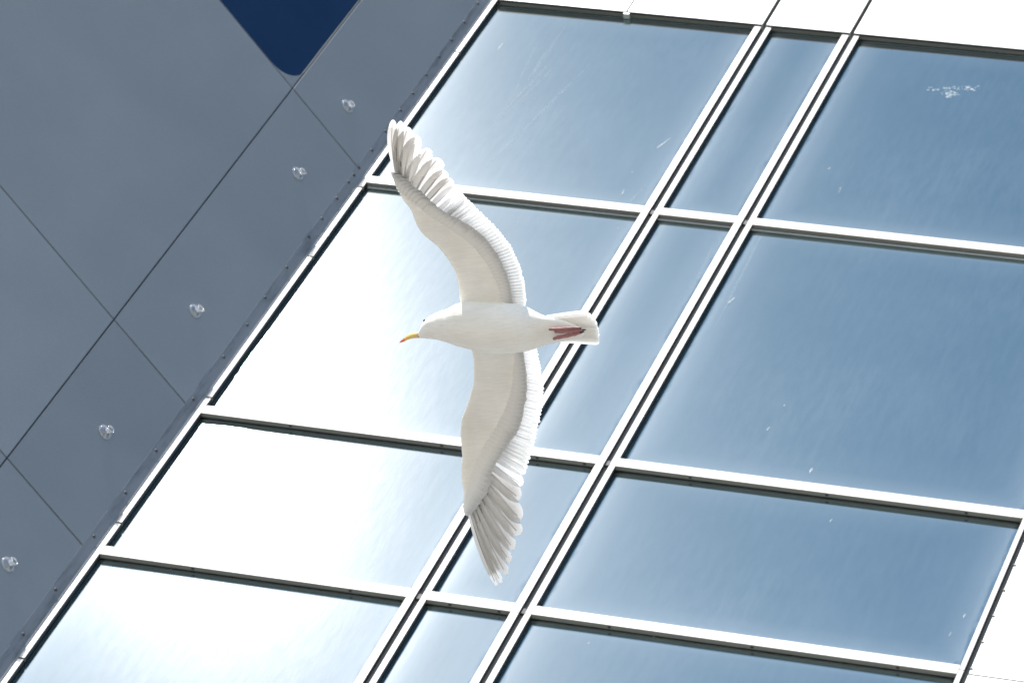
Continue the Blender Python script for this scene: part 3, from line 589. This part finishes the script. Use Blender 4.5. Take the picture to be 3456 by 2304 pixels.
def loft(bm, rings, cap=True):
    vr = [[bm.verts.new(p) for p in r] for r in rings]
    n = len(vr[0])
    for a, b in zip(vr[:-1], vr[1:]):
        for k in range(n): bm.faces.new((a[k], a[(k + 1) % n], b[(k + 1) % n], b[k]))
    if cap: bm.faces.new(vr[0][::-1]); bm.faces.new(vr[-1])
# body: head, neck, torso and both wing arms in one continuous skin
bm = bmesh.new()
bp_ = [V((b[0], b[1], b[2])) for b in BODY]; br_ = [b[3] for b in BODY]
NB = 60; rings = []
for i in range(NB + 1):
    t = i / NB; c = catmull(bp_, t); r = catmull([V((q, 0, 0)) for q in br_], t).x
    fx = c.x
    flat = 1.0 if fx > -0.12 else max(0.42, 1.0 - (-0.12 - fx) * 4.6)       # tail end flattens
    deep = 1.0
    rg = []
    for k in range(32):
        a = k / 32 * 2 * math.pi
        rg.append(V((c.x, c.y + r * math.cos(a), c.z + r * math.sin(a) * flat * deep)))
    rings.append(rg)
loft(bm, rings)
def arm_rings(pairs, side, th0, root_in):
    A = [V(p[0]) for p in pairs]; B = [V(p[1]) for p in pairs]
    B = [a_.lerp(b_, 0.88) for a_, b_ in zip(A, B)]
    A = [V((A[0].x - 0.004, root_in, A[0].z - 0.012))] + A; B = [V((B[0].x - 0.01, root_in, B[0].z - 0.012))] + B
    out = []; n = 46
    for i in range(n + 1):
        t = i / n; a = catmull(A, t); b = catmull(B, t); ch = (b - a).length
        th = th0 * (1 - t) ** 1.1 + 0.0075
        rg = []; m = 12
        for k in range(m + 1):       # underside from front to back
            u = 0.5 - 0.5 * math.cos(k / m * math.pi); p = a.lerp(b, u)
            prof = 2.6 * (math.sqrt(u) * 0.8 - u * 0.62 - 0.18 * u * u)
            camber = 0.018 * ch * math.sin(math.pi * u)
            rg.append(p + V((0, 0, camber - th * 0.5 * max(prof, 0) - 0.001)))
        for k in range(m - 1, 0, -1):
            u = 0.5 - 0.5 * math.cos(k / m * math.pi); p = a.lerp(b, u)
            prof = 2.6 * (math.sqrt(u) * 0.8 - u * 0.62 - 0.18 * u * u)
            camber = 0.05 * ch * math.sin(math.pi * u)
            rg.append(p + V((0, 0, camber + th * 0.62 * max(prof, 0) + 0.001)))
        if side > 0: rg = rg[::-1]
        out.append(rg)
    return out
loft(bm, arm_rings(ARM_A, 1, 0.030, 0.015)); loft(bm, arm_rings(ARM_B, -1, 0.030, -0.015))
bmesh.ops.recalc_face_normals(bm, faces=bm.faces[:])
me = bpy.data.meshes.new('body'); bm.to_mesh(me); bm.free()
body = link('body', me, M['plumage'], gull, True)
rm = body.modifiers.new('skin', 'REMESH'); rm.mode = 'VOXEL'; rm.voxel_size = 0.0028; rm.use_smooth_shade = True
s_ = body.modifiers.new('soft', 'SMOOTH'); s_.iterations = 3; s_.factor = 0.5

def feather_mesh(base, tip, width, rnd, up=V((0, 0, 1)), tilt=0.0, bend=0.0, lead=1, fray=0.0, round_=1.0, droop=0.0, n=16, wb=0.35, camber=1.0):
    """flat curved blade from base to tip; u across (shaft at 0.4), v along"""
    ax = tip - base; ln = ax.length; d = ax / ln
    side = d.cross(up).normalized() * lead         # towards the leading edge
    nrm = side.cross(d).normalized() * (1 if side.cross(d).z > 0 else -1)
    bm = bmesh.new(); uvl = bm.loops.layers.uv.new('UVMap'); us = [0.0, 0.2, 0.4, 0.7, 1.0]; grid = []; uvs = {}
    nl_, ntl = 0.0, 0.0
    for i in range(n + 1):
        t = i / n
        tt = 1 - (1 - t) ** 1.6 if True else t       # more stations near the tip
        wv = (wb + (1 - wb) * min(tt / 0.45, 1) ** 0.8)
        e = max(0.0, 1 - ((tt - (1 - 0.16 * round_)) / (0.16 * round_)) ** 2) if tt > 1 - 0.16 * round_ else 1.0
        wv *= math.sqrt(e) if tt < 1 else 0.06
        row = []
        fr = [0, 0]
        if fray and tt > 0.62:
            fr = [rnd.uniform(-fray, fray * .25) * (rnd.random() < .35), rnd.uniform(-fray, fray * .3) * (rnd.random() < .55)]
        for u in us:
            off = (0.4 - u) * width * wv
            if u == 0.0: off += fr[0] * width * 0.5
            if u == 1.0: off -= fr[1] * width
            p = base + d * (ln * tt) + side * off + side * (bend * ln * 4 * tt * (1 - tt))
            p = p + nrm * (tilt * off - droop * ln * (tt - tt * tt) - camber * 0.02 * width * ((u - .4) * 1.6) ** 2)
            if u == 0.4: p = p - nrm * 0.0004
            v = bm.verts.new(p); uvs[v] = (u, tt); row.append(v)
        grid.append(row)
    for i in range(n):
        for j in range(4):
            f = bm.faces.new((grid[i][j], grid[i][j + 1], grid[i + 1][j + 1], grid[i + 1][j])); f.smooth = True
            for lp in f.loops: lp[uvl].uv = uvs[lp.vert]
    me = bpy.data.meshes.new('feather'); bm.to_mesh(me); bm.free(); return me
rf = random.Random(11)
def surf_up(tips, bones, k):
    a, b = max(k - 3, 0), min(k + 3, len(tips) - 1)
    sp = (tips[a] + bones[a]) - (tips[b] + bones[b]); u = (tips[k] - bones[k]).cross(sp).normalized()
    return u if u.z > 0 else -u
def wing(arm, tips, bones, lead, frayed):
    tips = [V(t) for t in tips]; bones = [V(b) for b in bones]
    tips0, bones0 = list(tips), list(bones)
    for lst in (tips, bones):                      # secondaries stand closer together than the primaries
        dense = lst[:9]
        for a_, b_ in zip(lst[9:-1], lst[10:]): dense += [a_, a_.lerp(b_, 0.5)]
        lst[:] = dense + [lst[-1]]
    n = len(tips)
    for i in range(n):
        b, t = bones[i], tips[i]
        nb = tips[i + 1] if i + 1 < n else tips[i - 1]
        gap = (nb - t).length
        prim = i < 10
        up = surf_up(tips, bones, i)
        ln = (t - b).length
        if prim:
            wd = max(0.036, min(0.054, gap * 1.3)) if i > 1 else 0.030
            me = feather_mesh(b + V((0, 0, 0.004)), t, wd, rf, up=up, tilt=-0.012, bend=0.035 if i < 6 else 0.02, lead=lead, fray=(0.09 if i in frayed else 0.03), round_=2.4 if i < 5 else 1.4, droop=-0.02, n=64, wb=0.45)
            mt = 'primary_mirror' if i < 2 else 'primary' if i < 8 else 'secondary'
        else:
            wd = max(0.021, gap * 1.9) * rf.uniform(.92, 1.08); t = t + V((rf.uniform(-.0018, .0018), 0, 0))
            me = feather_mesh(b + V((0, 0, 0.008)), t, wd * rf.uniform(.95, 1.05), rf, up=up, tilt=-0.015, bend=0.02, lead=lead, fray=0.03, round_=1.0, droop=0.02, n=14, wb=0.6)
            mt = 'secondary'
        me.materials.append(M[mt])
        o = link('flight_feather', me, None, gull); o.location = (0, 0, 0.002 + 0.0009 * i if prim else 0.008)
    # greater under-wing coverts: overlap the bases of the flight feathers
    A = [V(p[0]) for p in arm]; B = [V(p[1]) for p in arm]
    m = 46
    for i in range(m):
        s = i / (m - 1)
        a, b = catmull(A, s), catmull(B, s)
        k = (1 - s) * (len(tips0) - 1)             # matching flight feather, from the body outwards
        k0 = int(k); fr_ = k - k0; k1 = min(k0 + 1, len(tips0) - 1)
        tp = tips0[k0].lerp(tips0[k1], fr_); bn = bones0[k0].lerp(bones0[k1], fr_)
        q = 0.70 if s < .5 else 0.70 - (s - .5) * 1.16
        tip = bn.lerp(tp, q + rf.uniform(-.012, .012)); base = bn.lerp(tp, 0.26 if s < .5 else max(0.0, 0.26 - (s - .5) * .7))
        tip.z -= 0.002; base.z += 0.006
        me = feather_mesh(base, tip, 0.036 + 0.004 * math.sin(s * 3), rf, up=surf_up(tips0, bones0, k0), tilt=0.0, bend=0.03, lead=lead, fray=0.0, round_=1.9, droop=0.02, n=10, wb=1.0, camber=0.0)
        me.materials.append(M['covert'])
        o = link('covert_feather', me, None, gull); o.location = (0, 0, -0.00012 * i)
wing(ARM_A, TIP_A, BONE_A, 1, {2, 3, 4, 5}); wing(ARM_B, TIP_B, BONE_B, -1, {1, 2, 3, 4, 5})

# tail
tt_ = [V(p) for p in TAILTIP]; tb = [V(p) for p in TAILBASE]
NT = 12
for i in range(NT):
    s = i / (NT - 1); tip = catmull(tt_, 0.04 + s * 0.9) + V((rf.uniform(-.004, .003), 0, 0)); base = catmull(tb, 0.17 + s * 0.66)
    c_ = abs(s - .5) * 2
    me = feather_mesh(base, tip, 0.026, rf, tilt=0.03, bend=0.0, lead=1 if s < .5 else -1, fray=0.05, round_=0.5, n=14, wb=0.85)
    me.materials.append(M['tail'])
    o = link('tail_feather', me, None, gull); o.location = (0, 0, 0.010 + 0.0016 * (1 - c_) * 6)
# undertail coverts smooth the body into the tail
# bill
bp2 = [V(p) for p in BILL]
def mandible(name, mat, up, parent, r0, ext):
    bm = bmesh.new(); uvl = bm.loops.layers.uv.new('UVMap'); n = 22; rows_ = []; uvs = {}
    for i in range(n + 1):
        t = i / n; c = catmull(bp2, t * ext)
        r = r0 * (1 - t) ** 0.68 + 0.0006
        if up: hook = -0.0008 * max(0, (t - .78) / .22) ** 1.5
        else: hook = 0.0
        row = []
        for k in range(13):
            a = k / 12 * math.pi * (1 if up else -1)
            gon = 1.0 + (0.22 * math.exp(-((t - .66) / .14) ** 2) if not up else 0)
            v = bm.verts.new((c.x, c.y + r * 0.70 * math.cos(a), c.z + hook + (0.0004 if up else -0.0004) + r * (1.05 if up else .75 * gon) * math.sin(a))); uvs[v] = (k / 12, t); row.append(v)
        rows_.append(row)
    for i in range(n):
        for k in range(13):
            f = bm.faces.new((rows_[i][k], rows_[i][(k + 1) % 13], rows_[i + 1][(k + 1) % 13], rows_[i + 1][k])); f.smooth = True
            for lp in f.loops: lp[uvl].uv = uvs[lp.vert]
    bm.faces.new(rows_[0]); bm.faces.new(rows_[-1][::-1]); bmesh.ops.recalc_face_normals(bm, faces=bm.faces[:])
    me = bpy.data.meshes.new(name); bm.to_mesh(me); bm.free(); return link(name, me, M[mat], parent)
bill = mandible('bill', 'bill_u', True, gull, 0.0118, 1.0)
mandible('lower_mandible', 'bill_l', False, bill, 0.0112, 0.95)
# eyes
for y, nm in ((0.0385, 'eye'), (-0.0125, 'eye')):
    bm = bmesh.new(); bmesh.ops.create_uvsphere(bm, u_segments=16, v_segments=10, radius=0.0052)
    me = bpy.data.meshes.new('eye'); bm.to_mesh(me); bm.free()
    o = link('eye', me, M['eye'], gull, True); o.location = (0.1505, y, -0.002); o.scale = (1.3, 0.6, 0.8)
# feet, folded back under the tail: tarsus with three toes pressed together, dark claws
def tube(bm, pts, radii, seg=9, flat=0.75):
    rings = []
    for i, (p, r) in enumerate(zip(pts, radii)):
        d = (pts[min(i + 1, len(pts) - 1)] - pts[max(i - 1, 0)]).normalized(); s = d.cross(V((0, 0, 1))).normalized(); u = s.cross(d)
        rings.append([p + s * (r * math.cos(a)) + u * (r * flat * math.sin(a)) for a in [k / seg * 2 * math.pi for k in range(seg)]])
    loft(bm, rings)
def foot(path_list, ra):
    bm = bmesh.new(); claws = bmesh.new()
    for j, path in enumerate(path_list):
        P = [V(p) for p in path]
        n = 12; pts = [catmull(P[:5], i / n) for i in range(n + 1)]
        rad = [ra[j] * (0.75 + 0.5 * math.sin(math.pi * (i / n) ** .8) + 0.12 * math.sin(i * 2.3)) for i in range(n + 1)]
        tube(bm, pts, rad)
        cp = [P[4].lerp(P[5], q) + V((0, 0, 0.0012 * q * (1 - q) * 4)) for q in (0, .3, .6, .85, 1)]
        tube(claws, cp, [ra[j] * .7, ra[j] * .62, ra[j] * .48, ra[j] * .3, 0.0002])
    for b_ in (bm, claws): bmesh.ops.recalc_face_normals(b_, faces=b_.faces[:])
    me = bpy.data.meshes.new('foot'); bm.to_mesh(me); bm.free(); ft = link('foot', me, M['leg'], gull, True)
    mc = bpy.data.meshes.new('claws'); claws.to_mesh(mc); claws.free(); link('claws', mc, M['claw'], ft, True)
foot([FOOT[0], [[p[0] + .004, p[1] - .0035, p[2] + .003] for p in FOOT[0]]], [0.0036, 0.003])
foot([FOOT[1], FOOT[2]], [0.0042, 0.0045])
